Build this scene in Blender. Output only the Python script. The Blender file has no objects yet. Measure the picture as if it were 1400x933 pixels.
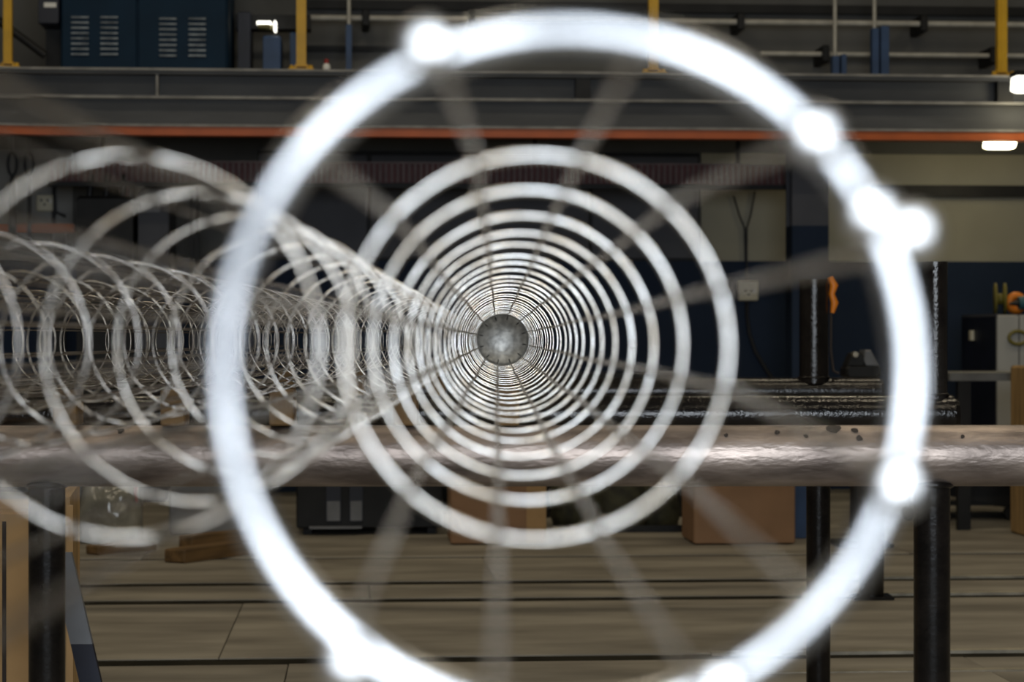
import bpy, bmesh, math, random
from mathutils import Vector, Matrix
random.seed(7)
PI = math.pi
S = bpy.context.scene
C = S.collection

# ------------------------------------------------------------------ camera
FPX = 2966.0                       # focal length in pixels of the 1400 x 933 frame (50 mm on 23.6 mm)
PSI = math.radians(3.6)            # the rack and its cages stand turned this much to the hall
YAW = PSI + math.atan(20.0 / FPX)
PITCH = math.atan(3.5 / FPX)
CAMZ = 0.90
cam_d = bpy.data.cameras.new('camera')
cam_d.lens = 50.0
cam_d.sensor_width = 23.6
cam_d.clip_start = 0.02
cam_d.dof.use_dof = True
cam_d.dof.focus_distance = 4.2
cam_d.dof.aperture_fstop = 5.0
cam = bpy.data.objects.new('camera', cam_d)
C.objects.link(cam)
cam.location = (0, 0, CAMZ)
cam.rotation_euler = (PI / 2 - PITCH, 0, -YAW)
S.camera = cam
CAMROT = cam.rotation_euler.to_matrix()

# ------------------------------------------------------------------ world, light, exposure
w = bpy.data.worlds.new('world')
S.world = w
w.use_nodes = True
w.node_tree.nodes['Background'].inputs[0].default_value = (0.75, 0.86, 1.0, 1)
w.node_tree.nodes['Background'].inputs[1].default_value = 0.3
S.view_settings.view_transform = 'Standard'
S.view_settings.look = 'None'
S.view_settings.gamma = 1.0
S.view_settings.exposure = 0.0
S.view_settings.use_curve_mapping = False

def area(name, loc, rot, sx, sy, power, col):
    l = bpy.data.lights.new(name, 'AREA')
    l.shape = 'RECTANGLE'; l.size = sx; l.size_y = sy; l.energy = power; l.color = col
    o = bpy.data.objects.new(name, l)
    C.objects.link(o); o.location = loc; o.rotation_euler = rot
    return o
# daylight standing in the open roller door of the front wall, behind the camera
area('door_daylight', (0.25, -1.75, 1.85), (PI / 2, 0, 0), 3.2, 2.2, 190, (0.86, 0.93, 1.0))
# rows of warm hall lamps under the roof
for lx in (-4.0, -0.8, 2.4, 5.6):
    for ly in (1.5, 5.5, 9.3):
        area('hall_lamp', (lx, ly, 5.2), (0, 0, 0), 1.3, 0.35, 20, (1.0, 0.86, 0.62))

# ------------------------------------------------------------------ pixel helpers: direction, then the plane it meets
def ray(px, py):
    return CAMROT @ Vector(((px - 700) / FPX, -(py - 466.5) / FPX, -1.0))
def at(px, py, Y):                 # point on the plane y = Y of the hall
    d = ray(px, py); t = Y / d.y
    return Vector((d.x * t, Y, CAMZ + d.z * t))
def onfloor(px, py):
    d = ray(px, py); t = -CAMZ / d.z
    return Vector((d.x * t, d.y * t, 0))
RZ = Matrix.Rotation(-PSI, 3, 'Z')
def rk(u, v, wz=-CAMZ):            # rack frame: u across, v along the cages, wz from lens height
    p = RZ @ Vector((u, v, 0)); return Vector((p.x, p.y, CAMZ + wz))
def u_at(px, v): return (px - 680) * v / FPX
def w_at(py, v): return -(py - 463) * v / FPX

# ------------------------------------------------------------------ materials
MATS = {}
def mat(name, col, rough=0.6, metal=0.0, var=0.0, scale=6.0, col2=None, bump=0.0, stretch=(1, 1, 1), detail=4, spec=0.5, emit=None, emit_s=0, trans=0.0, bscale=None):
    m = bpy.data.materials.new(name); m.use_nodes = True
    nt = m.node_tree; b = nt.nodes['Principled BSDF']
    b.inputs['Base Color'].default_value = (*col, 1)
    b.inputs['Roughness'].default_value = rough
    b.inputs['Metallic'].default_value = metal
    b.inputs['Specular IOR Level'].default_value = spec
    b.inputs['Transmission Weight'].default_value = trans
    if emit:
        b.inputs['Emission Color'].default_value = (*emit, 1); b.inputs['Emission Strength'].default_value = emit_s
    if var or col2 or bump:
        tc = nt.nodes.new('ShaderNodeTexCoord'); mp = nt.nodes.new('ShaderNodeMapping')
        mp.inputs['Scale'].default_value = stretch
        nt.links.new(tc.outputs['Object'], mp.inputs[0])
        n = nt.nodes.new('ShaderNodeTexNoise'); n.inputs['Scale'].default_value = scale; n.inputs['Detail'].default_value = detail
        nt.links.new(mp.outputs[0], n.inputs['Vector'])
        if var or col2:
            r = nt.nodes.new('ShaderNodeValToRGB')
            c2 = col2 if col2 else tuple(min(1, c * (1 + var)) for c in col)
            c1 = col if col2 else tuple(c * (1 - var) for c in col)
            r.color_ramp.elements[0].position = 0.36; r.color_ramp.elements[0].color = (*c1, 1)
            r.color_ramp.elements[1].position = 0.66; r.color_ramp.elements[1].color = (*c2, 1)
            nt.links.new(n.outputs['Fac'], r.inputs[0]); nt.links.new(r.outputs[0], b.inputs['Base Color'])
        if bump:
            bn = n
            if bscale:
                bn = nt.nodes.new('ShaderNodeTexNoise'); bn.inputs['Scale'].default_value = bscale; bn.inputs['Detail'].default_value = 3
                nt.links.new(mp.outputs[0], bn.inputs['Vector'])
            bp = nt.nodes.new('ShaderNodeBump'); bp.inputs['Strength'].default_value = bump; bp.inputs['Distance'].default_value = 0.004
            nt.links.new(bn.outputs['Fac'], bp.inputs['Height']); nt.links.new(bp.outputs[0], b.inputs['Normal'])
    MATS[name] = m
    return m
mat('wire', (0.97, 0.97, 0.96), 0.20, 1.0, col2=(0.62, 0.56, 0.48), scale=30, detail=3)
mat('wire_dimmest', (0.34, 0.31, 0.27), 0.24, 1.0, col2=(0.16, 0.135, 0.105), scale=22, detail=3)  # darkest copy of the cage steel, weak light on left cages put into colour
mat('wire_dim', (0.70, 0.68, 0.65), 0.22, 1.0, col2=(0.34, 0.29, 0.23), scale=26, detail=3)  # cage steel darkened for the first left cage, its weaker light in the colour
mat('wire_dimmer', (0.52, 0.50, 0.48), 0.22, 1.0, col2=(0.20, 0.17, 0.14), scale=26, detail=3)  # cage steel darkened further for the next, less lit cage
mat('wall_light', (0.27, 0.27, 0.26), 0.85, var=0.08, scale=2)
mat('wire_spoke', (0.90, 0.88, 0.85), 0.27, 1.0, col2=(0.50, 0.45, 0.38), scale=26, detail=3)
mat('collar', (0.86, 0.88, 0.92), 0.25, 1.0, col2=(0.36, 0.37, 0.39), scale=24, detail=2)
mat('pan', (0.52, 0.52, 0.50), 0.45, 0.9, var=0.3, scale=60, bump=0.3)
mat('weld', (0.92, 0.93, 0.95), 0.30, 1.0)
mat('pipe_grey', (0.17, 0.138, 0.122), 0.42, 0.8, col2=(0.48, 0.40, 0.355), scale=7, bump=0.3, stretch=(1, 3, 3), bscale=50, detail=10)
mat('pipe_black', (0.006, 0.005, 0.005), 0.15, 0.0, col2=(0.014, 0.011, 0.009), scale=14, bump=0.30, bscale=130, spec=0.45)
mat('leg_black', (0.004, 0.0035, 0.0035), 0.20, 0.0, col2=(0.010, 0.008, 0.007), scale=20, bump=0.15, bscale=90, spec=0.3)
mat('rust_spot', (0.03, 0.022, 0.018), 0.8)
mat('concrete', (0.18, 0.160, 0.128), 0.75, 0, col2=(0.33, 0.30, 0.245), scale=2.4, bump=0.3, bscale=25, detail=12, stretch=(0.6, 1.8, 1))
mat('joint', (0.020, 0.018, 0.012), 0.95, var=0.3, spec=0.1)
mat('rail_steel', (0.42, 0.38, 0.30), 0.45, 0.7, var=0.25, scale=12)
mat('wall_cream', (0.36, 0.34, 0.265), 0.85, var=0.08, scale=2)
mat('wall_grey', (0.15, 0.15, 0.148), 0.85, var=0.12, scale=2)
mat('wall_dark', (0.115, 0.115, 0.11), 0.9, var=0.2, scale=1.5)
mat('navy', (0.017, 0.029, 0.056), 0.75, var=0.1, scale=2, spec=0.2)
mat('slate', (0.070, 0.073, 0.088), 0.65, var=0.12, scale=3)
mat('beam_grey', (0.082, 0.085, 0.090), 0.6, 0.0, var=0.14, scale=5, stretch=(0.5, 1, 2), spec=0.3)
mat('beam_edge', (0.24, 0.235, 0.22), 0.6, var=0.25, scale=9)
mat('orange', (0.46, 0.095, 0.012), 0.5, var=0.12, scale=6)
mat('yellow', (0.62, 0.36, 0.010), 0.45, var=0.1, scale=8)
mat('blue_cab', (0.004, 0.021, 0.045), 0.55, var=0.12, scale=5, spec=0.15)
mat('glint_louvre', (0.32, 0.37, 0.42), 0.35, 0.3, var=0.5, scale=14)  # pale colour stands in for white reflections along the slat edges
mat('blue_post', (0.025, 0.065, 0.16), 0.5, var=0.15, scale=8)
mat('dark_metal', (0.011, 0.011, 0.011), 0.55, 0, var=0.3, scale=7, spec=0.3)
mat('dark_navy', (0.008, 0.010, 0.022), 0.5, var=0.3, scale=7)
mat('grey_panel', (0.16, 0.165, 0.175), 0.5, var=0.15, scale=9)
mat('white_pipe', (0.50, 0.48, 0.42), 0.5, var=0.15, scale=12)
mat('maroon', (0.095, 0.022, 0.022), 0.6, var=0.2, scale=12)
mat('rib_grey', (0.14, 0.09, 0.085), 0.55, 0.0, var=0.2, scale=20)
mat('carton', (0.29, 0.165, 0.088), 0.85, var=0.1, scale=6)
mat('carton_light', (0.42, 0.26, 0.115), 0.85, var=0.1, scale=6)
mat('wood', (0.40, 0.25, 0.10), 0.7, var=0.3, scale=5, stretch=(6, 6, 0.6))
mat('wood_dark', (0.15, 0.085, 0.03), 0.75, var=0.35, scale=5, stretch=(0.6, 6, 6))
mat('socket', (0.62, 0.58, 0.44), 0.5)
mat('cable', (0.012, 0.012, 0.014), 0.5)
mat('strap', (0.05, 0.05, 0.05), 0.8, var=0.2)
mat('lamp_lens', (0.9, 0.85, 0.6), 0.4, emit=(1.0, 0.90, 0.58), emit_s=9)
mat('lamp_white', (0.9, 0.9, 0.85), 0.4, emit=(1.0, 0.97, 0.85), emit_s=2.5)
mat('plastic_wrap', (0.26, 0.25, 0.21), 0.10, 0, var=0.35, scale=8, bump=1.0, bscale=11, spec=1.0)
mat('green_brown', (0.035, 0.034, 0.016), 0.7, var=0.6, scale=14, bump=0.6)
mat('orange_bright', (0.75, 0.22, 0.01), 0.45)
mat('teal', (0.02, 0.10, 0.13), 0.5)
mat('olive', (0.16, 0.135, 0.02), 0.5)
mat('locker_side', (0.38, 0.38, 0.36), 0.5, var=0.06)
mat('red', (0.30, 0.02, 0.015), 0.4)
mat('white', (0.75, 0.75, 0.72), 0.5)
mat('bench_grey', (0.13, 0.13, 0.125), 0.5, var=0.2)

# ------------------------------------------------------------------ mesh helpers
class MB:
    def __init__(s): s.v = []; s.f = []; s.sm = []
    def add(s, vs, fs, smooth=False):
        o = len(s.v); s.v += [tuple(x) for x in vs]
        for f in fs: s.f.append([i + o for i in f]); s.sm.append(smooth)
        return s
    def box(s, x0, x1, y0, y1, z0, z1):
        if x0 > x1: x0, x1 = x1, x0
        if y0 > y1: y0, y1 = y1, y0
        if z0 > z1: z0, z1 = z1, z0
        v = [(x0, y0, z0), (x1, y0, z0), (x1, y1, z0), (x0, y1, z0), (x0, y0, z1), (x1, y0, z1), (x1, y1, z1), (x0, y1, z1)]
        return s.add(v, [(0, 3, 2, 1), (4, 5, 6, 7), (0, 1, 5, 4), (1, 2, 6, 5), (2, 3, 7, 6), (3, 0, 4, 7)])
    def cbox(s, x0, x1, y0, y1, z0, z1, c):          # box with chamfered edges seen from the front (x-z outline)
        o = [(x0 + c, z0), (x1 - c, z0), (x1, z0 + c), (x1, z1 - c), (x1 - c, z1), (x0 + c, z1), (x0, z1 - c), (x0, z0 + c)]
        return s.prism_y(o, y0, y1, c)
    def prism_y(s, outline, y0, y1, c=0.0):          # x-z outline pushed along y, optional front chamfer
        n = len(outline)
        cx = sum(p[0] for p in outline) / n; cz = sum(p[1] for p in outline) / n
        def ins(p):
            d = Vector((cx - p[0], cz - p[1])); L = d.length or 1; d *= min(c, L * .5) / L
            return (p[0] + d.x, p[1] + d.y)
        rows = []
        if c: rows.append([(p[0], y0, p[1]) for p in map(ins, outline)])
        rows.append([(p[0], y0 + c, p[1]) for p in outline]); rows.append([(p[0], y1, p[1]) for p in outline])
        v = [q for r in rows for q in r]; fs = [tuple(range(n)), tuple(range(len(v) - 1, len(v) - n - 1, -1))]
        for k in range(len(rows) - 1):
            for i in range(n):
                j = (i + 1) % n; fs.append((k * n + i, k * n + n + i, k * n + n + j, k * n + j))
        return s.add(v, fs)
    def tube(s, pts, r, n=12, cap=True, closed=False):
        pts = [Vector(p) for p in pts]; m = len(pts)
        rr = r if isinstance(r, (list, tuple)) else [r] * m
        vs = []; up = None
        for i, p in enumerate(pts):
            if closed: t = pts[(i + 1) % m] - pts[i - 1]
            else: t = pts[min(i + 1, m - 1)] - pts[max(i - 1, 0)]
            t.normalize()
            if up is None: up = Vector((0, 0, 1)) if abs(t.z) < 0.9 else Vector((1, 0, 0))
            a = up - t * up.dot(t); a.normalize(); b = t.cross(a); up = a
            for k in range(n):
                q = 2 * PI * k / n; vs.append(p + (a * math.cos(q) + b * math.sin(q)) * rr[i])
        fs = []
        for i in range(m if closed else m - 1):
            j = (i + 1) % m
            for k in range(n):
                l = (k + 1) % n; fs.append((i * n + k, i * n + l, j * n + l, j * n + k))
        s.add(vs, fs, True)
        if cap and not closed:
            s.add(vs[:n], [tuple(reversed(range(n)))]); s.add(vs[-n:], [tuple(range(n))])
        return s
    def torus(s, R, r, n=64, k=8, c=(0, 0, 0), axis='y'):
        pts = []
        for i in range(n):
            q = 2 * PI * i / n
            p = (R * math.cos(q), 0, R * math.sin(q)) if axis == 'y' else (R * math.cos(q), R * math.sin(q), 0)
            pts.append((p[0] + c[0], p[1] + c[1], p[2] + c[2]))
        return s.tube(pts, r, k, closed=True)
    def lathe_y(s, prof, n=32, c=(0, 0, 0)):         # profile (radius, y) around the y axis
        vs = []; m = len(prof)
        for (r, y) in prof:
            for k in range(n):
                q = 2 * PI * k / n; vs.append((c[0] + r * math.cos(q), c[1] + y, c[2] + r * math.sin(q)))
        fs = [(i * n + k, i * n + (k + 1) % n, i * n + n + (k + 1) % n, i * n + n + k) for i in range(m - 1) for k in range(n)]
        return s.add(vs, fs, True)
    def mesh(s, name, material):
        me = bpy.data.meshes.new(name)
        me.from_pydata(s.v, [], s.f)
        me.polygons.foreach_set('use_smooth', s.sm)
        me.materials.append(MATS[material]); me.update()
        return me
    def build(s, name, material, parent=None, loc=None, rz=0):
        return put(name, s.mesh(name, material), parent, loc, rz)
def put(name, me, parent=None, loc=None, rz=0):
    o = bpy.data.objects.new(name, me); C.objects.link(o); o.parent = parent
    if loc is not None: o.location = loc
    if rz: o.rotation_euler.z = rz
    return o
def thing(name, label, cat, loc=(0, 0, 0), rz=0, group=None):
    o = bpy.data.objects.new(name, None); C.objects.link(o); o.location = loc; o.rotation_euler.z = rz
    o.empty_display_size = 0.05
    return tag(o, label, cat, group)
def tag(o, label, cat, group=None):
    o['label'] = label; o['category'] = cat
    if group: o['group'] = group
    return o
def struct(o):
    o['kind'] = 'structure'; return o
def rect(px0, py0, px1, py1, Y):                     # x0,x1,z0,z1 of a pixel rectangle on the plane y = Y
    a = at(px0, py1, Y); b = at(px1, py0, Y)
    c = at(px0, py0, Y); d = at(px1, py1, Y)
    return a.x, b.x, (a.z + d.z) / 2, (b.z + c.z) / 2

# ------------------------------------------------------------------ the hall
XL, XR, YF, YB, ZC = -7.0, 8.0, -1.8, 12.8, 5.6
MY = 11.3                                             # front plane of the mezzanine
fl = struct(MB().box(XL, XR, YF, YB, -0.16, -0.006).build('floor', 'joint'))
def row_y(py): return onfloor(700, py).y
rows = [(YF, 0.4, 2.6, 0), (0.4, 2.9, 3.1, 1.3)]
g1, g2, g3 = row_y(795.5), row_y(819), row_y(900)
rows += [(2.9, g3 - 0.75, 2.9, .4), (g3 - 0.75, g3, 1.9, .8), (g3, g2, 3.4, .2), (g2, g1, 1.5, .47), (g1, g1 + 0.95, 3.0, 1.5), (g1 + 0.95, YB, 3.2, .3)]
slabs = {}
for (ya, yb, L, off) in rows:
    x = XL - off
    gap = 0.065 if abs(ya - g1 - .95) > .01 else .012
    while x < XR:
        a, b = max(x, XL), min(x + L, XR)
        if b - a > 0.05:
            key = (round(b - a, 3), round(yb - ya, 3))
            if key not in slabs:
                m = MB(); hx, hy = (b - a) / 2 - 0.0015, (yb - ya) / 2 - gap
                c = 0.002
                v = [(-hx, -hy, -.02), (hx, -hy, -.02), (hx, hy, -.02), (-hx, hy, -.02), (-hx, -hy, -c), (hx, -hy, -c), (hx, hy, -c), (-hx, hy, -c),
                     (-hx + c, -hy + c, 0), (hx - c, -hy + c, 0), (hx - c, hy - c, 0), (-hx + c, hy - c, 0)]
                m.add(v, [(8, 9, 10, 11), (0, 1, 5, 4), (1, 2, 6, 5), (2, 3, 7, 6), (3, 0, 4, 7), (4, 5, 9, 8), (5, 6, 10, 9), (6, 7, 11, 10), (7, 4, 8, 11), (0, 3, 2, 1)])
                slabs[key] = m.mesh('slab', 'concrete')
            put('slab', slabs[key], fl, ((a + b) / 2, (ya + yb) / 2, random.uniform(-0.002, 0.0)))
        x += L
# worn steel edge strips let into the slab joints on the right
for yy, x0, x1 in ((g1, 1.7, 4.5), (g2, 1.55, 4.4), (g3, 1.0, 4.0), (row_y(928), 0.9, 3.5)):
    MB().box(x0, x1, yy + 0.035, yy + 0.075, -0.02, 0.003).build('edge_strip', 'rail_steel', fl)

wb = struct(MB().box(XL, XR, YB, YB + 0.25, -0.16, ZC).build('wall_back', 'wall_dark'))
struct(MB().box(XL - 0.25, XL, YF - .25, YB + .25, -0.16, ZC).build('wall_left', 'wall_grey'))
struct(MB().box(XR, XR + 0.25, YF - .25, YB + .25, -0.16, ZC).build('wall_right', 'wall_grey'))
struct(MB().box(XL - .25, XR + .25, YF - .25, YB + .25, ZC, ZC + 0.2).build('ceiling', 'wall_grey'))
wf = MB()
wf.box(XL, -1.4, YF - 0.25, YF, -0.16, ZC).box(1.9, XR, YF - 0.25, YF, -0.16, ZC).box(-1.4, 1.9, YF - 0.25, YF, 2.95, ZC)
struct(wf.build('wall_front', 'wall_grey'))
# painted bands of the back wall under the mezzanine (thin render coats with their own colour)
def wall_coat(px0, py0, px1, py1, m, name='trim_1', th=0.012):
    x0, x1, z0, z1 = rect(px0, py0, px1, py1, YB)
    return struct(MB().box(x0, x1, YB - th, YB, z0, z1).build(name, m))
DADO = at(1300, 358, YB).z
UNDER = at(1300, 212, YB).z
x960 = at(958, 300, YB).x
struct(MB().box(x960, XR, YB - 0.02, YB, DADO, UNDER).build('trim_1', 'wall_cream'))
struct(MB().box(XL, XR, YB - 0.024, YB, 0, DADO).build('trim_2', 'navy'))
struct(MB().box(XL, at(100, 300, YB).x, YB - 0.02, YB, DADO, UNDER).build('trim_3', 'wall_light'))
x0, x1 = at(1188, 262, YB).x, XR
tag(MB().box(x0, x1, YB - 0.10, YB - 0.02, at(1300, 270, YB).z, at(1300, 255, YB).z).build('cable_tray', 'dark_metal'),
    'dark horizontal cable tray along the cream wall under the mezzanine', 'cable tray')
# grey steel sliding door set in the back wall, made of sheets
dx0, dx1, dz0, dz1 = rect(352, 215, 955, 352, YB)
dr = struct(MB().box(dx0, dx1, YB - 0.03, YB, DADO, UNDER).build('door_1', 'dark_metal'))
N = 4
for i in range(N):
    a = dx0 + (dx1 - dx0) * i / N + 0.008; b = dx0 + (dx1 - dx0) * (i + 1) / N - 0.008
    MB().cbox(a, b, YB - 0.05, YB - 0.03, DADO + 0.01, UNDER - 0.02, 0.01).build('panel', 'slate', dr)

# ------------------------------------------------------------------ mezzanine: deck, two stacked beams, orange strip, column
mz = thing('mezzanine', 'grey steel mezzanine with stacked beams and an orange lower edge', 'mezzanine', (0, MY, 0))
def mrel(m): return m
zt = at(700, 98, MY).z; z1 = at(700, 103.5, MY).z; z2 = at(700, 135, MY).z; z3 = at(700, 139, MY).z; z4 = at(700, 173, MY).z; z5 = at(700, 188, MY).z
MX0, MX1 = XL + .03, XR - .03
MB().box(MX0, MX1, -0.03, YB - MY - 0.03, zt - 0.012, zt).build('deck', 'beam_edge', mz)
MB().box(MX0, MX1, 0.30, YB - MY - 0.03, z3, zt - 0.012).build('deck_underside', 'wall_cream', mz)
ub = MB().box(MX0, MX1, 0.06, 0.09, z2, zt - 0.012).build('upper_beam', 'beam_grey', mz)
MB().box(MX0, MX1, -0.02, 0.16, zt - 0.030, zt - 0.012).build('flange', 'beam_grey', ub)
MB().box(MX0, MX1, -0.02, 0.16, z2 - 0.014, z2).build('flange', 'beam_edge', ub)
for px, pw, mm in ((215, 3, 'beam_edge'), (797, 20, 'dark_metal'), (1374, 22, 'dark_metal'), (-300, 10, 'beam_edge'), (1800, 10, 'beam_edge')):
    xc = at(px, 118, MY).x; hw = pw * MY / FPX / 2
    MB().box(xc - hw, xc + hw, -0.012, 0.06, z2, zt - 0.030).build('stiffener', mm, ub)
lb = MB().box(MX0, MX1, 0.02, 0.20, z4, z2 - 0.014).build('lower_beam', 'beam_grey', mz)
MB().box(MX0, MX1, -0.01, 0.24, z4 - 0.012, z4).build('flange', 'beam_edge', lb)
MB().box(MX0, MX1, 0.0, 0.10, z5, z4 - 0.012).build('orange_strip', 'orange', mz)
for px0, px1 in ((1081, 1131), (-420, -370)):
    a = at(px0, 300, MY + 0.5).x; b = at(px1, 300, MY + 0.5).x
    zc = at(px0, 309, MY + 0.5).z
    cu = MB().box(a, b, 0.46, 0.475, zc, z5 + 0.02).box(a, b, 0.625, 0.64, zc, z5 + 0.02).box((a + b) / 2 - .008, (a + b) / 2 + .008, .475, .625, zc, z5 + 0.02).build('column', 'slate', mz)
    MB().box(a, b, 0.46, 0.64, 0.0, zc).build('column_base', 'navy', cu)

# long red ribbed guard hanging under the deck
RY = 12.1
gx0, gx1, gz0, gz1 = rect(66, 222, 1081, 252, RY)
gr = thing('ribbed_guard', 'long dark red ribbed guard hanging under the mezzanine', 'guard', (gx0, RY, gz0))
Lg = gx1 - gx0; Hg = gz1 - gz0
MB().box(0, Lg, 0, 0.02, 0, Hg).build('back_sheet', 'maroon', gr)
m = MB(); x = 0.0
while x < Lg:
    m.box(x, x + 0.010, -0.02, 0, 0.01, Hg - 0.008); x += 0.0325
ro = m.build('ribs', 'rib_grey', gr); ro['kind'] = 'stuff'
MB().box(0, Lg, -0.025, 0.02, -0.022, 0.004).build('bottom_bar', 'dark_metal', gr)
MB().box(0, Lg, -0.025, 0.02, Hg - 0.008, Hg).build('top_bar', 'rib_grey', gr)
for fx in (0.3, Lg * .35, Lg * .65, Lg - 0.3):
    MB().box(fx - .012, fx + .012, -.006, .014, Hg, z3 - gz0).build('hanger', 'dark_metal', gr)

# ------------------------------------------------------------------ things on the mezzanine deck
def deck_box(px0, px1, Y): return at(px0, 60, Y).x, at(px1, 60, Y).x
CY = 11.75
a, b = deck_box(83, 312, CY)
cab = thing('electrical_cabinet', 'large dark blue electrical cabinet with four columns of louvres', 'cabinet', ((a + b) / 2, CY, zt))
hw = (b - a) / 2
MB().cbox(-hw, hw, 0.0, 0.6, 0.0, 0.95, 0.01).build('body', 'blue_cab', cab)
for k, (p0, p1) in enumerate(((86, 187), (190, 309))):
    q0 = at(p0, 50, CY).x - (a + b) / 2; q1 = at(p1, 50, CY).x - (a + b) / 2
    dd = MB().cbox(q0, q1, -0.018, 0.0, 0.03, 0.93, 0.006).build('door', 'blue_cab', cab)
    MB().box((q0 if k else q1) - .012, (q0 if k else q1) + .012, -.04, -.018, .45, .52).build('handle', 'dark_metal', dd)
    for pc in ((110, 150) if k == 0 else (230, 270)):
        xc = at(pc, 50, CY).x - (a + b) / 2
        for j in range(8):
            zz = at(pc, 25 + j * 7.2 - (0 if k == 0 else -2), CY).z - zt
            m = MB(); h = 0.046
            m.add([(xc - h, -.018, zz - .003), (xc + h, -.018, zz - .003), (xc + h, -.030, zz - .003), (xc - h, -.030, zz - .003), (xc - h, -.018, zz + .008), (xc + h, -.018, zz + .008)],
                  [(0, 1, 2, 3), (3, 2, 5, 4), (0, 3, 4), (1, 5, 2)])
            m.build('glint_louvre', 'glint_louvre', dd)
a, b = deck_box(52, 84, CY)
sb = thing('switch_box', 'small dark blue switch box beside the louvred cabinet', 'switch box', ((a + b) / 2, CY, at(60, 33, CY).z))
MB().cbox(-(b - a) / 2, (b - a) / 2 - .012, 0, .25, 0, .30, .008).build('body', 'dark_navy', sb)
MB().box(-.03, .035, -.004, 0, .09, .115).build('label_plate', 'white', sb)
MB().box(-.05, .05, .2, .24, zt - at(60, 33, CY).z, 0).build('bracket', 'dark_metal', sb)
def guard_post(px, label, ytop, wid=13):
    Y = 11.42; p = at(px, 60, Y)
    t = thing('guardrail_post', label, 'post', (p.x, Y, zt), 0, 'yellow guardrail posts on the mezzanine')
    r = wid * Y / FPX / 2
    MB().box(-r, r, -r, r, 0.03, 1.05).build('upright', 'yellow', t)
    MB().box(-r * .35, r * .35, -r - .006, -r, 0.03, 1.05).build('rib', 'yellow', t)
    MB().cbox(-.068, .068, -.06, .06, 0, .016, .002).build('base_plate', 'yellow', t)
    for sx in (-1, 1):
        MB().tube([(sx * .05, -.035, .016), (sx * .05, -.035, .034)], .011, 6).build('bolt', 'yellow', t)
        m = MB().add([(sx * r, -.004, .016), (sx * (r + .028), -.004, .016), (sx * r, -.004, .05), (sx * r, .004, .016), (sx * (r + .028), .004, .016), (sx * r, .004, .05)],
                     [(0, 1, 2), (3, 5, 4), (0, 3, 4, 1), (1, 4, 5, 2), (2, 5, 3, 0)])
        m.build('gusset', 'yellow', t)
    return t
guard_post(11, 'yellow guardrail post with a dark bar leaning past it', 0, 11)
guard_post(412, 'yellow guardrail post beside the red capped bottle and machine', 0)
guard_post(893, 'yellow guardrail post standing alone in front of conduits', 0)
guard_post(1369, 'yellow guardrail post above a dark beam stiffener', 0)
p0 = at(-60, -15, 11.56); p1 = at(62, 76, 11.6)
tag(MB().tube([(0, 0, 0), p0 - p1], .022, 10).build('handrail', 'dark_metal', None, p1), 'dark sloping handrail bar beside the louvred cabinet', 'handrail')
# blue machine with vertical columns beside the cabinet
a, b = deck_box(325, 405, 12.1)
mc = thing('blue_machine', 'dark blue machine with two upright columns and a green lamp', 'machine', (a, 12.1, zt))
MB().cbox(0, .07, 0, .3, 0, .42, .005).build('column', 'dark_navy', mc)
MB().cbox(.14, .24, -.05, .25, 0, .28, .008).build('column', 'blue_post', mc)
MB().cbox(.29, .36, -.05, .25, 0, .30, .008).build('column', 'blue_post', mc)
MB().box(-.02, .40, .1, .25, .34, .42).build('cross_head', 'dark_metal', mc)
x_, z_ = at(361, 31, 12.05).x - a, at(361, 31, 12.05).z - zt
MB().cbox(x_ - .04, x_ + .04, -.06, .02, z_ - .008, z_ + .008, .003).build('lamp', 'lamp_white', mc)
MB().cbox(x_ - .035, x_ + .04, -.06, .02, z_ - .030, z_ - .009, .004).build('lamp_housing', 'olive', mc)
x_, z_ = at(376, 36, 12.05).x - a, at(376, 36, 12.05).z - zt
MB().cbox(x_ - .007, x_ + .007, -.06, .02, z_ - .025, z_ + .03, .004).build('lamp', 'lamp_white', mc)
# conduits along the wall
def conduit(x0p, x1p, py, r, label, clips, Y=12.55):
    a = at(x0p, py, Y).x; b = at(x1p, py, Y).x; z = at(900, py, Y).z
    t = thing('conduit', label, 'pipe', (a, Y, z))
    MB().tube([(0, 0, 0), (b - a, 0, 0)], r, 12).build('pipe', 'white_pipe', t)
    for px in clips:
        xc = at(px, py, Y).x - a
        MB().cbox(xc - .022, xc + .022, -r - .02, YB - Y - .03, -.05, .05, .008).build('clamp', 'dark_metal', t)
    return t
conduit(330, 1700, 29, .017, 'upper white conduit pipe running along the dark wall', (500, 645, 1012, 1262, 1500))
conduit(1040, 1700, 72, .014, 'lower white conduit pipe between blue posts and wall', (1128, 1357, 1560))
tag(MB().box(at(420, 10, YB).x, at(1700, 10, YB).x, YB - .05, YB, at(700, 16, YB).z, at(700, 4, YB).z).build('wall_ledge', 'dark_metal'), 'dark ledge rail on the wall above the conduits', 'rail')
tag(MB().box(at(418, 66, YB).x, at(640, 66, YB).x, YB - .04, YB, at(500, 71, YB).z, at(500, 64, YB).z).build('wall_channel', 'dark_metal'), 'short dark channel on the wall near a yellow post', 'rail')
def blue_post(px0, px1, py, label, ptop=None):
    Y = 12.3; a, b = deck_box(px0, px1, Y); r = (b - a) / 2; h = at((px0 + px1) / 2, py, Y).z - zt
    t = thing('blue_upright', label, 'post', ((a + b) / 2, Y, zt), 0)
    MB().cbox(-r, r, -.03, .03, 0, h, .004).build('upright', 'blue_post', t)
    MB().box(-r * 1.15, r * 1.15, -.035, .035, 0, .014).build('foot_plate', 'dark_metal', t)
    if ptop is not None: MB().tube([(0, 0, h), (0, 0, h + .6)], .011, 8).build('riser_pipe', 'white_pipe', t)
blue_post(1203, 1214, 36, 'tall bright blue upright on the deck beside its darker twin')
blue_post(1191, 1200, 39, 'tall dark blue upright topped by a thin riser pipe', 1)
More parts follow.
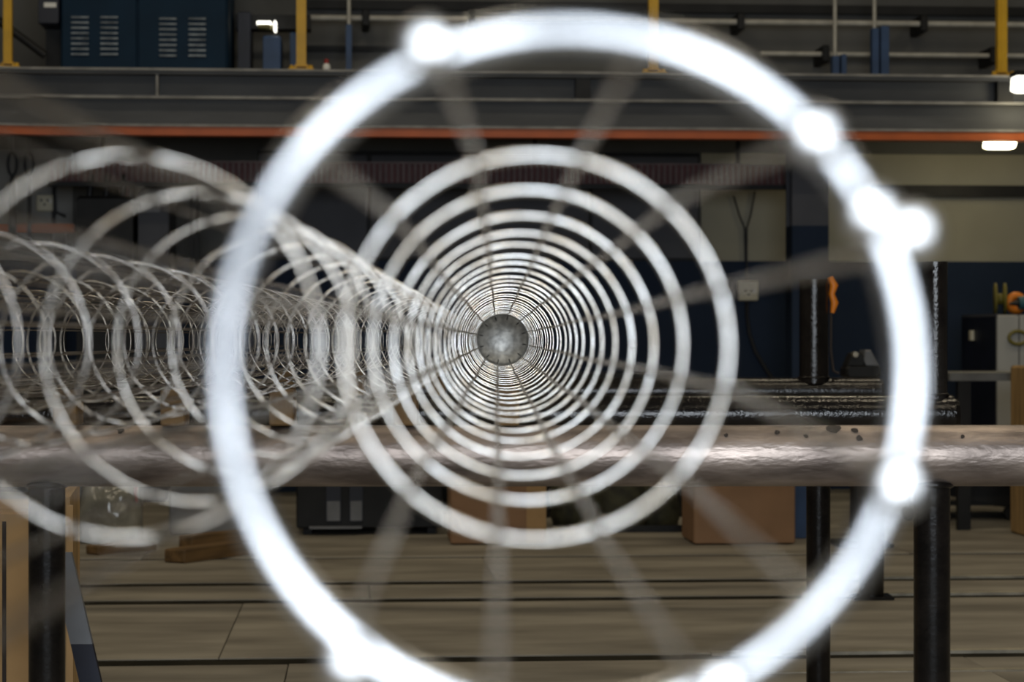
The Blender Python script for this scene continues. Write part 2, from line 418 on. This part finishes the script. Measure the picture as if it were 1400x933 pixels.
blue_post(1149, 1156, 75, 'short bright blue upright under the lower conduit')
blue_post(1137, 1146, 77, 'short dark blue upright with a riser, under the lower conduit', 1)
blue_post(473, 481, 34, 'slim blue upright with a riser pipe near red capped bottle', 1)
p = at(447, 95, 11.6)
bt = thing('bottle', 'small clear bottle with a red cap on the deck edge', 'bottle', (p.x, 11.45, zt))
m = MB()
prof = [(0, 0), (.02, 0), (.021, .03), (.019, .045), (.009, .055)]
vs = []
for r, z in prof:
    for k in range(10): vs.append((r * math.cos(2 * PI * k / 10), r * math.sin(2 * PI * k / 10), z))
m.add(vs, [(i * 10 + k, i * 10 + (k + 1) % 10, i * 10 + 10 + (k + 1) % 10, i * 10 + 10 + k) for i in range(4) for k in range(10)], True)
m.build('body', 'white', bt)
MB().tube([(0, 0, .05), (0, 0, .075)], .012, 10).build('cap', 'red', bt)

# ------------------------------------------------------------------ lamps under and in front of the mezzanine
def bulkhead(px0, px1, py0, py1, Y, label, ztop, mname, power):
    x0, x1, za, zb = rect(px0, py0, px1, py1, Y)
    t = thing('bulkhead_lamp', label, 'lamp', ((x0 + x1) / 2, Y, za))
    h = (x1 - x0) / 2; H = zb - za
    MB().prism_y([(-h, H * .15), (-h * .7, 0), (h * .8, 0), (h, H * .75), (h * .9, H), (-h * .95, H)], -.06, .06, .01).build('lens', mname, t)
    MB().box(-h * 1.02, h * 1.02, -.065, .065, H, H + .025).build('housing', 'dark_metal', t)
    if ztop > zb + .03: MB().box(-.03, .03, -.03, .03, H + .025, ztop - za).build('bracket', 'dark_metal', t)
    l = bpy.data.lights.new('lamp_light', 'POINT'); l.energy = power; l.color = (1, .86, .55); l.shadow_soft_size = .06
    o = bpy.data.objects.new('lamp_light', l); C.objects.link(o); o.parent = t; o.location = (0, 0, -.07)
bulkhead(1348, 1388, 189, 203, 12.0, 'glowing bulkhead lamp under the mezzanine deck', z3, 'lamp_lens', 3.0)
bulkhead(1386, 1430, 105, 126, 11.1, 'glowing white lamp fixed on the mezzanine beam', 0, 'lamp_white', 1.5)

# ------------------------------------------------------------------ sockets and cables on the wall
def socket(px, py, wpx, Y, label):
    p = at(px, py, Y); h = wpx * Y / FPX / 2
    t = thing('wall_socket', label, 'socket', (p.x, Y, p.z - h))
    MB().cbox(-h, h, -.035, 0, 0, 2 * h, .006).build('plate', 'socket', t)
    for q in ((-.018, .062), (.018, .062), (0, .038)):
        MB().tube([(q[0], -.034, q[1]), (q[0], -.037, q[1])], .007, 8).build('pin_hole', 'cable', t)
    MB().box(.03, .04, -.042, -.035, .045, .07).build('switch', 'white', t)
    return t
YW = YB - 0.024
socket(1022, 398, 27, YW, 'cream wall socket on navy dado with a dangling cable')
socket(62, 278, 22, YB - 0.02, 'cream wall socket beside hanging lifting slings')
def cable(pts, r, label, name='cable', m='cable', Y=None):
    P = [at(px, py, yy) for px, py, yy in pts]
    o = P[-1]; o = Vector((o.x, o.y, o.z))
    return tag(MB().tube([q - o for q in P], r, 6).build(name, m, None, o), label, 'cable')
Yc = YB - .034
cable([(1021, 412, Yc - .02), (1021, 430, Yc), (1024, 455, Yc), (1032, 480, Yc), (1045, 502, Yc), (1058, 522, Yc)], .012, 'black cable hanging down from the socket on the navy dado')
cable([(1003, 268, Yc), (1011, 295, Yc), (1018, 312, Yc), (1019, 357, Yc)], .006, 'left branch of the cable pair on the cream wall')
cable([(1032, 262, Yc), (1026, 295, Yc), (1021, 312, Yc), (1021, 384, Yc)], .006, 'right branch of the cable pair running down to the socket')
cable([(70, 246, Yc), (74, 258, Yc), (73, 335, Yc)], .012, 'dark cable running down beside the socket near the slings')
cable([(79, 246, Yc), (74, 260, Yc), (76, 290, Yc), (90, 296, Yc)], .010, 'dark cable curling past the socket near the slings')

# ------------------------------------------------------------------ lifting slings, orange rail, machines at the left under the mezzanine
def sling(px, label, wide):
    Y = 12.2; p = at(px, 330, Y); zt_ = z3 - p.z
    t = thing('lifting_sling', label, 'sling', (p.x, Y, p.z))
    zl = at(px, 224, Y).z - p.z
    pts = [(.024 * math.cos(q), 0, zl + (.065 if math.sin(q) > 0 else .065) * math.sin(q)) for q in [2 * PI * i / 20 for i in range(20)]]
    MB().tube(pts, .009, 8, closed=True).build('ring', 'cable', t)
    MB().tube([(0, 0, zl + .065), (.003, 0, zt_)], .006, 6).build('chain', 'cable', t)
    MB().tube([(0, 0, zl - .065), (0, 0, zl - .12)], [.012, .018], 8).build('hook', 'cable', t)
    MB().cbox(-wide, wide, -.008, .008, 0, zl - .10, .004).build('strap', 'strap', t)
sling(17, 'wide black lifting sling hanging from a long ring', .022)
sling(40, 'narrow black lifting sling hanging from a long ring', .011)
x0, x1, za, zb = rect(-200, 306, 101, 318, 12.3)
orl = thing('orange_rail', 'orange steel rail behind the hanging lifting slings', 'rail', (0, 12.3, 0))
MB().cbox(x0, x1, 0, .06, za, zb, .004).build('bar', 'orange', orl)
for xx in (x0 + .05, x1 - .08): MB().box(xx - .03, xx + .03, .01, .05, 0, za).build('stand', 'dark_metal', orl)
x0, x1, za, zb = rect(104, 262, 230, 330, 12.0)
mch = thing('wall_machine', 'dark grey machine with pipes standing under the red guard', 'machine', (x0, 12.0, 0))
W = x1 - x0
MB().cbox(0, W * .62, 0, .5, 0, at(150, 268, 12.0).z, .015).build('body', 'dark_metal', mch)
MB().cbox(W * .66, W, 0.05, .5, 0, at(200, 258, 12.0).z, .015).build('side_unit', 'slate', mch)
MB().box(W * .70, W * .9, .03, .05, at(200, 290, 12.0).z, at(200, 275, 12.0).z).build('screen', 'grey_panel', mch)
for k in (.12, .3, .48):
    MB().tube([(W * k, .1, at(150, 268, 12).z), (W * k + .01, .1, at(150, 240, 12).z), (W * (k + .08), .2, at(150, 226, 12).z)], .018, 8).build('pipe', 'cable', mch)
x0 = at(246, 300, 12.2).x
pr = thing('steel_uprights', 'thin dark steel rack upright pair beside the grey door', 'rack', (x0, 12.2, 0))
for k, px in enumerate((173, 181, 262, 270)):
    xx = at(px, 300, 12.2).x - x0
    MB().box(xx - .012, xx + .012, -.012, .012, 0, at(px, 245, 12.2).z).build('upright', 'maroon' if k == 0 else 'dark_metal', pr)
MB().box(at(173, 300, 12.2).x - x0, at(270, 300, 12.2).x - x0, -.01, .01, 1.2, 1.24).build('rail', 'dark_metal', pr)

# ------------------------------------------------------------------ bench, locker and tools at the right
BY = 10.0
x0 = at(1298, 515, BY).x; zt_b = at(1350, 510, BY).z; zb_b = at(1350, 521, BY).z
bn = thing('workbench', 'grey steel workbench in front of the locker', 'bench', (x0, BY, 0))
MB().cbox(0, 1.5, 0, .55, zb_b, zt_b, .004).build('top', 'bench_grey', bn)
for xx in (.075, 1.42):
    for yy in (.03, .50):
        MB().box(xx - .03, xx + .03, yy - .02, yy + .02, 0, zb_b).build('leg', 'dark_metal', bn)
MB().box(.1, 1.4, .48, .5, .2, .25).build('stretcher', 'dark_metal', bn)
LY = 11.4
lx0, lx1 = at(1361, 500, LY).x, at(1440, 500, LY).x; lz = at(1350, 430, LY).z
lk = thing('locker', 'steel locker with a pale front and dark navy side', 'locker', (lx0, LY, 0))
lw = lx1 - lx0
MB().cbox(0, lw, 0, .66, 0.03, lz, .006).build('body', 'dark_navy', lk)
MB().cbox(.004, lw * .38, -.02, 0, .06, lz - .004, .006).build('door', 'locker_side', lk)
MB().cbox(lw * .38 + .006, lw - .004, -.02, 0, .06, lz - .004, .004).build('door', 'locker_side', lk)
MB().box(-.003, .003, -.022, .64, lz - .012, lz + .004).build('top_trim', 'slate', lk)
for q in (.02, lw - .05): MB().box(q, q + .03, .05, .60, 0, .03).build('foot', 'dark_metal', lk)
MB().cbox(-.02, -.001, .40, .44, at(1340, 466, LY + .4).z, at(1340, 452, LY + .4).z, .003).build('latch', 'socket', lk)
# clutter on top of the locker
p = at(1369, 410, LY + .1)
cl = thing('cable_reel', 'brass coloured cable reel standing on the locker', 'reel', (p.x, LY + .12, lz))
rl = MB().lathe_y([(.0, 0), (.085, 0), (.085, .012), (.03, .012), (.03, .05), (.085, .05), (.085, .062), (0, .062)], 20, (0, -.03, .085)).build('spool', 'olive', cl)
rl.rotation_euler.z = math.radians(78)
tag(MB().tube([(0.04 * math.cos(q), .0, .045 + .04 * math.sin(q)) for q in [2 * PI * i / 14 for i in range(14)]], .022, 8, closed=True).build('orange_coil', 'orange_bright', None, (at(1400, 405, LY).x, LY + .14, lz + .018)), 'coil of orange cord on the locker', 'cord coil')
tb = thing('teal_drill', 'teal power drill lying at the locker edge', 'drill', (at(1410, 425, LY).x, LY - .0, lz))
MB().tube([(-.06, .03, .06), (.05, .03, .07), (.1, .03, .07)], [.035, .04, .03], 12).build('motor', 'teal', tb)
MB().cbox(-.02, .03, .01, .05, 0, .06, .008).build('grip', 'teal', tb)
MB().tube([(-.06, .03, .06), (-.11, .03, .058)], [.018, .006], 10).build('chuck', 'dark_metal', tb)
hg = at(1392, 462, LY - .03)
tag(MB().tube([(.05 * math.cos(q), .0, .035 * math.sin(q)) for q in [PI * .2 + 1.6 * PI * i / 16 for i in range(17)]], .010, 8).build('hose_loop', 'olive', None, (hg.x, LY - .03, hg.z)), 'olive hose loop hanging on the pale locker panel', 'hose')
x0, x1, za, zb = rect(1388, 500, 1450, 560, 9.8)
yb = thing('yellow_crate', 'yellow plastic crate with ribs beside the workbench', 'crate', ((x0 + x1) / 2, 9.72, 0))
hw = (x1 - x0) / 2
MB().cbox(-hw, hw, -.15, .15, 0, zb, .01).build('body', 'wood', yb)
for k in range(7): MB().box(-hw - .004, hw + .004, -.158, -.15, .05 + k * .1, .075 + k * .1).build('rib', 'olive', yb)
# vice stand between the posts
vp = at(1176, 500, 9.3)
vs_ = thing('bench_vice', 'black vice on a stand behind the capped black post', 'vice', (vp.x, 9.3, 0))
zz = at(1176, 510, 9.3).z
MB().tube([(0, 0, .02), (0, 0, zz - .02)], .045, 12).build('stand', 'dark_metal', vs_)
MB().cbox(-.12, .12, -.12, .12, 0, .02, .006).build('base', 'dark_metal', vs_)
MB().cbox(-.075, .08, -.06, .06, zz - .02, zz + .03, .01).build('body', 'dark_metal', vs_)
MB().prism_y([(-.07, zz + .03), (.02, zz + .03), (-.005, zz + .09), (-.045, zz + .085)], -.05, .05, .006).build('jaw', 'dark_metal', vs_)
MB().prism_y([(.0, zz + .03), (.075, zz + .03), (.035, zz + .10), (.01, zz + .10)], -.05, .05, .006).build('jaw', 'grey_panel', vs_)
MB().tube([(-.04, -.05, zz + .08), (-.04, -.09, zz + .08)], .012, 8).build('screw', 'rail_steel', vs_)

# ------------------------------------------------------------------ cartons and other things on the floor behind the rack
def carton(px0, px1, pyb, h, dep, label, m, tape_px=None, rz=0):
    a = onfloor(px0, pyb); b = onfloor(px1, pyb); cx = (a.x + b.x) / 2; Y = (a.y + b.y) / 2; W = (b - a).length / 2
    t = thing('carton', label, 'box', (cx, Y, 0), rz)
    MB().cbox(-W, W, 0, dep, 0.004, h, .006).build('body', m, t)
    for s in (-1, 1):
        f = MB().add([(s * W, .01, h), (s * W, dep - .01, h), (s * (W + .03), dep - .01, h + .10), (s * (W + .03), .01, h + .10),
                      (s * (W - .006), .01, h), (s * (W - .006), dep - .01, h), (s * (W + .024), dep - .01, h + .10), (s * (W + .024), .01, h + .10)],
                     [(0, 1, 2, 3), (7, 6, 5, 4), (3, 2, 6, 7), (0, 3, 7, 4), (1, 5, 6, 2)])
        f.build('flap', m, t)
    if tape_px:
        x0 = onfloor(tape_px[0], pyb).x - cx; x1 = onfloor(tape_px[1], pyb).x - cx
        MB().box(x0, x1, -.005, 0, .01, h - .01).build('side_strip', 'carton_light', t)
    return t
carton(616, 747, 745, .36, .35, 'brown carton with a lighter vertical strip standing on the floor', 'carton', (720, 747))
carton(948, 1088, 745, .37, .35, 'plain brown carton beside the blue board', 'carton')
a = onfloor(1086, 738)
tag(MB().cbox(0, .085, 0, .03, 0, .45, .004).build('blue_board', 'blue_post', None, (a.x, a.y + .05, 0)), 'narrow blue board standing beside the plain brown carton', 'board')
# dark cabinet with lighter panels, left of centre
a = onfloor(405, 732); b = onfloor(606, 732)
dc = thing('low_cabinet', 'low black cabinet with pale lower panels on the floor', 'cabinet', (a.x, a.y, 0))
W = b.x - a.x
MB().cbox(0, W, 0, .4, .03, .62, .008).build('body', 'dark_metal', dc)
for (p0, p1) in ((446, 466), (478, 496)):
    q0 = onfloor(p0, 732).x - a.x; q1 = onfloor(p1, 732).x - a.x
    d_ = MB().cbox(q0, q1, -.012, 0, .06, .50, .004).build('door', 'dark_navy', dc)
    MB().box(q0 + .004, q1 - .004, -.016, -.012, .065, .155).build('pale_panel', 'grey_panel', d_)
for q in (.03, W - .07): MB().box(q, q + .04, .03, .37, 0, .03).build('foot', 'dark_metal', dc)
MB().box(.06, .30, -.03, -.0, .03, .04).build('kick_rail', 'grey_panel', dc)
# dark heap of sacks right of the taped carton
for k, (px, py, s, lab) in enumerate(((785, 722, 1.0, 'dark mossy sack slumped nearest the striped carton'), (850, 728, 1.15, 'bulging dark mossy sack in the middle of the heap'), (905, 724, .9, 'small dark mossy sack leaning by the plain carton'))):
    p = onfloor(px, py)
    m = MB(); n, q = 12, 7; vs = []
    for i in range(q):
        f = i / (q - 1); z = .30 * s * f
        rad = .115 * s * (math.sin(PI * (0.22 + .72 * f)) ** .6)
        for k2 in range(n):
            th = 2 * PI * k2 / n; rr = rad * (1 + .12 * math.sin(3 * th + i * .9 + k) + random.uniform(-.05, .05))
            vs.append((rr * math.cos(th), rr * .8 * math.sin(th), z))
    fs = [(i * n + k2, i * n + (k2 + 1) % n, i * n + n + (k2 + 1) % n, i * n + n + k2) for i in range(q - 1) for k2 in range(n)]
    fs += [tuple(range(n - 1, -1, -1)), tuple(range((q - 1) * n, q * n))]
    m.add(vs, fs, True)
    t = thing('sack', lab, 'sack', (p.x, p.y + .12, 0))
    m.build('bag', 'green_brown', t)
    MB().torus(.05 * s, .012, 14, 6, (0, 0, .29 * s), 'z').build('tied_neck', 'cable', t)
a = onfloor(812, 727)
tag(MB().box(0, .47, 0, .03, 0, .03).build('floor_bar', 'dark_metal', None, (a.x, a.y - .05, 0)), 'dark steel bar lying in front of the sacks', 'bar')
# backing rack of black shelving behind cartons
a = onfloor(560, 722); b = onfloor(960, 722)
sh = thing('steel_shelf', 'low black steel shelf behind the cartons and sacks', 'shelf', (a.x, a.y + .55, 0))
W = b.x - a.x
MB().box(0, W, .35, .37, 0, .72).build('back', 'dark_metal', sh)
for z in (.05, .38, .70): MB().box(0, W, 0, .36, z, z + .025).build('board', 'dark_metal', sh)
for q in (0, W / 2 - .02, W - .04): MB().box(q, q + .04, -.01, .03, 0, .72).build('upright', 'dark_metal', sh)
# wrapped bundle, timbers
a = onfloor(150, 742)
m = MB(); nx, nz = 14, 9; vs = []; fs = []
Wd, Hh = .26, .30
for j in range(nz + 1):
    for i in range(nx + 1):
        fx, fz = i / nx, j / nz
        bul = .10 * math.sin(PI * fx) ** .5 * math.sin(PI * min(1, fz * .9 + .1)) ** .5
        vs.append(((fx - .5) * Wd * (1 + .1 * math.sin(fz * 5)), -bul + random.uniform(-.014, .014), fz * Hh))
o = (nx + 1)
for j in range(nz):
    for i in range(nx): fs.append((j * o + i, j * o + i + 1, j * o + o + i + 1, j * o + o + i))
k0 = len(vs)
for j in range(nz + 1):
    for i in (0, nx): vs.append(((i / nx - .5) * Wd, .16, j / nz * Hh))
for j in range(nz):
    p = k0 + 2 * j
    fs += [(p, p + 2, p + 3, p + 1), (j * o, j * o + o, p + 2, p), (j * o + nx, p + 1, p + 3, j * o + o + nx)]
fs.append(tuple([nz * o + i for i in range(nx + 1)] + [k0 + 2 * nz + 1, k0 + 2 * nz]))
fs.append(tuple([i for i in range(nx, -1, -1)] + [k0, k0 + 1]))
m.add(vs, fs, True)
wr = thing('wrapped_bundle', 'bundle in crinkled clear plastic wrap beside the timbers', 'bundle', (a.x, a.y, 0))
m.build('wrap', 'plastic_wrap', wr)
MB().box(.11, .125, -.035, .0, .18, .29).build('tag', 'red', wr)
a = onfloor(255, 738); b = onfloor(330, 738)
tag(MB().cbox(-.10, .22, 0, .25, 0.0, .27, .01).build('grey_crate', 'grey_panel', None, (a.x, a.y + .25, 0)), 'plain grey crate behind the floor timbers', 'crate')
def timber(px0, py0, px1, py1, h, wd, label):
    a = onfloor(px0, py0); b = onfloor(px1, py1); d = b - a; L = d.length; ang = math.atan2(d.y, d.x)
    return tag(MB().cbox(0, L, 0, wd, 0, h, .006).build('timber', 'wood_dark', None, (a.x, a.y, 0), ang), label, 'timber', 'timbers on the floor')
timber(252, 771, 350, 757, .055, .10, 'thick brown timber with a dark cut end lying on the floor')
timber(135, 760, 215, 752, .040, .08, 'thin brown timber lying before the wrapped bundle')
timber(262, 752, 352, 743, .06, .08, 'brown timber lying just behind the thick one')
# dark sloped plate trolley at the right
a = onfloor(1215, 712)
tr = thing('plate_trolley', 'low dark trolley with a sloping plate behind the front leg', 'trolley', (a.x, a.y, 0))
h1 = at(1240, 662, a.y).z; h2 = at(1400, 697, a.y).z
MB().prism_y([(0, h1), (.75, h2 - .02), (.75, h1 + .05), (0, h1 + .05)], 0, .5).build('plate', 'dark_metal', tr)
for xx in (.10, .17, .62):
    MB().tube([(xx, .02, 0.07), (xx, .02, h1 - .01 - .15 * xx)], .012, 8).build('leg', 'dark_metal', tr)
    MB().tube([(xx, .005, .035), (xx, .035, .035)], .035, 12).build('wheel', 'cable', tr)
MB().box(.0, 1.1, .015, .035, .07, .095).build('lower_rail', 'dark_metal', tr)

# ------------------------------------------------------------------ the pipe rack: three trestles, each a cross pipe on legs
TOPW = -0.136; PR = 0.048
def trestle(v, u0, u1, legs, lr, pmat, label, posts=(), base=True):
    o = rk(0, v); t = thing('pipe_trestle', label, 'trestle', (o.x, o.y, 0), -PSI)
    zc = CAMZ + TOPW - PR
    p = MB().tube([(u0, 0, zc), (u1, 0, zc)], PR, 40).build('cross_pipe', pmat, t)
    m = MB()
    for e in (u0, u1):
        MB().tube([(e, 0, zc), (e + (.012 if e > 0 else -.012), 0, zc)], [PR * .94, PR * .8], 28).build('end_cap', 'leg_black', p)
    for lu in legs:
        l = MB().tube([(lu, 0, .012), (lu, 0, zc)], lr, 24).build('leg', 'leg_black', t)
        MB().cbox(lu - .07, lu + .07, -.06, .06, 0, .012, .003).build('foot_plate', 'leg_black', l)
        MB().torus(lr * 1.02, .006, 24, 6, (lu, 0, zc - PR * .93), 'z').build('weld_bead', 'leg_black', l)
    for (pu, pr, ptop) in posts:
        s = MB().tube([(pu, 0, zc + PR * .6), (pu, 0, CAMZ + ptop)], pr, 28, cap=False)
        s.tube([(pu, 0, CAMZ + ptop), (pu, 0, zc + PR)], pr * .86, 20, cap=False)
        vs = []; n = 28
        for rr in (pr, pr * .86):
            for k in range(n): vs.append((pu + rr * math.cos(2 * PI * k / n), rr * math.sin(2 * PI * k / n), CAMZ + ptop))
        s.add(vs, [(k, (k + 1) % n, n + (k + 1) % n, n + k) for k in range(n)])
        so = s.build('stop_post', 'pipe_black', t)
        MB().torus(pr * 1.01, .004, 28, 6, (pu, 0, CAMZ + TOPW + .002), 'z').build('weld_bead', 'pipe_black', so)
    return t
t1 = trestle(3.4, -1.9, 1.45, (-0.705, .682), .0285, 'pipe_grey', 'front trestle of worn grey pipe on black legs carrying the cages')
for (px, py, s) in ((1138, 587, 1.0), (1098, 597, .35), (1170, 600, .45), (1060, 592, .4), (1165, 590, .5), (420, 600, .5), (170, 590, .5), (1310, 598, .3), (990, 596, .3), (1230, 590, .4)):
    u = u_at(px, 3.4); ang = math.asin(max(-1, min(1, (w_at(py, 3.36) - (TOPW - PR)) / PR)))
    m = MB(); zc = CAMZ + TOPW - PR; n = 9
    prof = [random.uniform(.7, 1.25) for k in range(n)]; vs = []; r_ = PR + .0009
    for ring in (0.02, .35, .7, 1.0):
        for k in range(n):
            q = 2 * PI * k / n; rr = s * prof[k] * ring
            da = ang + .26 * rr * math.sin(q)
            vs.append((u + .012 * rr * math.cos(q), -r_ * math.cos(da), zc + r_ * math.sin(da)))
    m.add(vs, [(a * n + k, a * n + n + k, a * n + n + (k + 1) % n, a * n + (k + 1) % n) for a in range(3) for k in range(n)], True)
    m.build('rust_spot', 'rust_spot', t1)
trestle(5.2, -1.75, u_at(1303, 5.2), (-1.35, .77), .029, 'pipe_black', 'middle trestle of black pipe with one slim stop post', ((u_at(1279, 5.2), .030, w_at(358, 5.2)),))
trestle(7.5, -2.2, u_at(1203, 7.5), (-1.95, u_at(1192, 7.5)), .043, 'pipe_black', 'rear trestle of black pipe with a thick open stop post', ((u_at(1113, 7.5), .0505, w_at(382, 7.5)),))
# orange cord hanging on the thick stop post
o = rk(u_at(1113, 7.5), 7.5, w_at(432, 7.5))
oc = thing('knotted_rope', 'orange knotted rope hanging on the thick black stop post', 'rope', (o.x, o.y, o.z), -PSI)
m = MB(); zz = .135
m.tube([(.055, -.01, zz), (.068, -.012, zz - .03), (.060, -.012, zz - .06), (.070, -.012, zz - .09), (.062, -.012, zz - .125)], [.009, .015, .011, .014, .008], 8)
m.build('knot', 'orange_bright', oc)
MB().tube([(.058, -.01, .02), (.057, -.01, -.12), (.066, -.01, -.19), (.085, -.01, -.20)], .005, 6).build('tail', 'rust_spot', oc)

# ------------------------------------------------------------------ things around the left front leg
tx = rk(u_at(92, 4.25), 4.25)
hpost = CAMZ + w_at(658, 4.25)
wp = thing('wooden_post', 'upright wooden post with a sloped top beside the left leg', 'post', (tx.x, tx.y, 0), -PSI)
m = MB().add([(-.020, -.02, 0), (.016, -.02, 0), (.016, .05, 0), (-.020, .05, 0), (-.020, -.02, hpost - .03), (.010, -.02, hpost - .03), (.016, .05, hpost - .006), (-.020, .05, hpost)],
             [(0, 3, 2, 1), (4, 5, 6, 7), (0, 1, 5, 4), (1, 2, 6, 5), (2, 3, 7, 6), (3, 0, 4, 7)])
m.build('shaft', 'wood', wp)
MB().box(.004, .017, -.024, -.02, 0, hpost - .045).build('edge_batten', 'carton_light', wp)
bx = rk(u_at(-60, 4.6), 4.6)
cb = thing('tall_carton', 'large tan carton standing behind the left front leg', 'box', (bx.x, bx.y, 0), -PSI)
hc = CAMZ + w_at(700, 4.6)
MB().cbox(-.21, u_at(49, 4.6) - u_at(-60, 4.6), 0, .3, .003, hc, .006).build('body', 'carton_light', cb)
q = u_at(7, 4.6) - u_at(-60, 4.6)
MB().box(q - .004, q + .004, -.003, 0, .01, hc - .02).build('seam', 'rust_spot', cb)
MB().box(-.21, .16, .01, .29, hc, hc + .006).build('lid', 'carton_light', cb)
f0 = rk(u_at(70, 3.62), 3.62, w_at(735, 3.62)); f1 = rk(u_at(190, 3.62), 3.62, -CAMZ)
# flat bar leaning on the leg down to the floor
e = rk(u_at(84, 3.6), 3.60, w_at(755, 3.6)); slope = (u_at(125, 3.6) - u_at(92, 3.6)) / (w_at(790, 3.6) - w_at(933, 3.6))
ht = e.z
uf = slope * ht
fb = thing('leaning_bar', 'flat grey bar with a navy lower half leaning at the left leg', 'bar', (e.x, e.y, 0), -PSI)
cut = CAMZ + w_at(880, 3.6)
def seg(za, zb, m, nm):
    ua, ub = slope * (ht - za), slope * (ht - zb)
    MB().prism_y([(ua - .018, za), (ua + .018, za), (ub + .018, zb), (ub - .018, zb)], -.006, .006).build(nm, m, fb)
seg(cut, ht, 'grey_panel', 'upper_half'); seg(0.0, cut, 'dark_navy', 'lower_half')

# ------------------------------------------------------------------ the wire cages
R = 0.0742; WR = 0.0014; AW = -0.004
ring_me = MB().torus(R, .0016, 72, 8).mesh('ring', 'wire')
ring_mes = {k: MB().torus(R, WR, 48, 6).mesh('ring', k) for k in ('wire_dimmer', 'wire_dim', 'wire_dimmest')}
wire_cache = {}
def make_cage(u, vs_rings, phase, label, v_near, v_far, pan_far, near_ring=None, low=True, flare=None, rm='wire'):
    o = rk(u, v_near, AW - R)
    t = thing('wire_cage', label, 'filter cage', o, -PSI, 'welded wire cages laid side by side on the rack')
    L = v_far - v_near
    for v in vs_rings:
        r = put('ring', ring_mes[rm] if low else ring_me, t, (random.uniform(-.0008, .0008), v - v_near, R + random.uniform(-.0008, .0008)))
        r.rotation_euler = (random.uniform(-.01, .01), random.uniform(0, 6.28), random.uniform(-.012, .012))
    for k in range(12):
        q = math.radians(phase + 30 * k); rw = R - .0030
        f = (flare or {}).get(k)
        pts = []
        nseg = 14
        vv0 = 0.0
        for i in range(nseg + 1):
            y = L * i / nseg
            jq = q + .012 * math.sin(i * 1.7 + k * 2.1); pts.append((rw * math.cos(jq), y, R + rw * math.sin(jq)))
        if flare is not None:                          # the near ends bend out over the heavy first ring
            fr, fz, da = f if f else (.001, .006, 0)
            rn = R + fr; q1 = math.radians(phase + 30 * k + da); q2 = math.radians(phase + 30 * k + da * .6); zo = R + near_ring[2]
            pts = [(rn * math.cos(q1), fz, zo + rn * math.sin(q1)), ((rn - .0006) * math.cos(q2), fz + .05, zo + (rn - .0006) * math.sin(q2)), (rw * math.cos(q), .30, R + rw * math.sin(q))] + pts[1:]
        MB().tube(pts, .0013 if low else .00165, 6 if low else 8).build('longitudinal_wire', 'wire_dimmest' if low else 'wire_spoke', t)
        if f and f[0] > -.002:
            c = pts[0]
            MB().lathe_y([(0, -.0026), (.0038, -.0024), (.0052, -.0008), (.0054, .003), (.002, .006)], 16, c).build('weld_nugget', 'weld', t)
    if near_ring:
        MB().torus(near_ring[0], near_ring[1], 96, 12, (0, near_ring[3], R + near_ring[2])).build('collar_ring', 'collar', t)
        q = math.radians(28)
        MB().lathe_y([(0, -.0026), (.0038, -.0024), (.0052, -.0008), (.0054, .003), (.002, .006)], 16, (near_ring[0] * math.cos(q), -.004, R + near_ring[2] + near_ring[0] * math.sin(q))).build('weld_nugget', 'weld', t)
    pv = L if pan_far else 0.0; s = -1 if pan_far else 1
    pan = MB().lathe_y([(0, 0), (R * .55, 0), (R * .90, s * .001), (R * 1.02, s * .012), (R * 1.04, s * .060), (R * 1.01, s * .060), (R * .98, s * .012), (R * .88, s * .004), (0, s * .003)], 40, (0, pv, R)).build('end_pan', 'pan', t)
    if pan_far:
        for k in range(12):
            q = math.radians(phase + 30 * k); c, s_ = math.cos(q), math.sin(q)
            MB().tube([(R * .96 * c, pv - .012, R + R * .96 * s_), (R * .96 * c, pv - .006, R + R * .93 * s_), (R * .78 * c, pv - .005, R + R * .78 * s_)], .0018, 6).build('bent_wire_end', 'strap', pan)
    return t
d2, pitch = 0.836, 0.2
flares = {3: (.0042, -.004, 5), 0: (.0080, -.002, 4.5), 7: (.0050, -.006, 4.7), 1: (.0012, -.006, -4), 11: (.0022, -.006, -6.5), 9: (.0020, -.005, 8)}
make_cage(.0152, [d2 + pitch * i for i in range(27)], 18, 'bright welded wire cage with closed far end and heavy near ring',
          .478, 6.22, True, near_ring=(.0757, .0040, -.0043, 0.0), low=False, flare=flares)
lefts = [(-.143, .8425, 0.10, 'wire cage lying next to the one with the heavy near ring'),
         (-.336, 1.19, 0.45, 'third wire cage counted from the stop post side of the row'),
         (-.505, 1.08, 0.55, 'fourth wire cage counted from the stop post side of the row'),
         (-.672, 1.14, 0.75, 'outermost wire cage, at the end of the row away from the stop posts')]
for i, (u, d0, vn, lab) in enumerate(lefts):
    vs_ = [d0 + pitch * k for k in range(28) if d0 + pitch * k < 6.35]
    make_cage(u, vs_, 15 + (i % 2) * 2 - 1, lab, vn, vs_[-1] + .03, False, rm=('wire_dim', 'wire_dimmer', 'wire_dimmest', 'wire_dimmest')[i])  # ring colour darkens across the row in place of falling light
# timber blocks that bear the cages on the two nearer cross pipes
bh = (AW - R - WR) - TOPW
blk = MB().cbox(-.019, .019, -.026, .026, 0, bh, .003).mesh('bearer_block', 'wood_dark')
which = ['cage with the heavy near ring', 'second cage of the row', 'third cage of the row', 'fourth cage of the row', 'outermost cage of the row']
for v, nm in ((3.4, 'front'), (5.2, 'middle')):
    for k, u in enumerate([.0152] + [l[0] for l in lefts]):
        o = rk(u, v, TOPW)
        tag(put('bearer_block', blk, None, o, -PSI), 'timber block on the %s trestle under the %s' % (nm, which[k]), 'block', 'timber blocks under the cages')
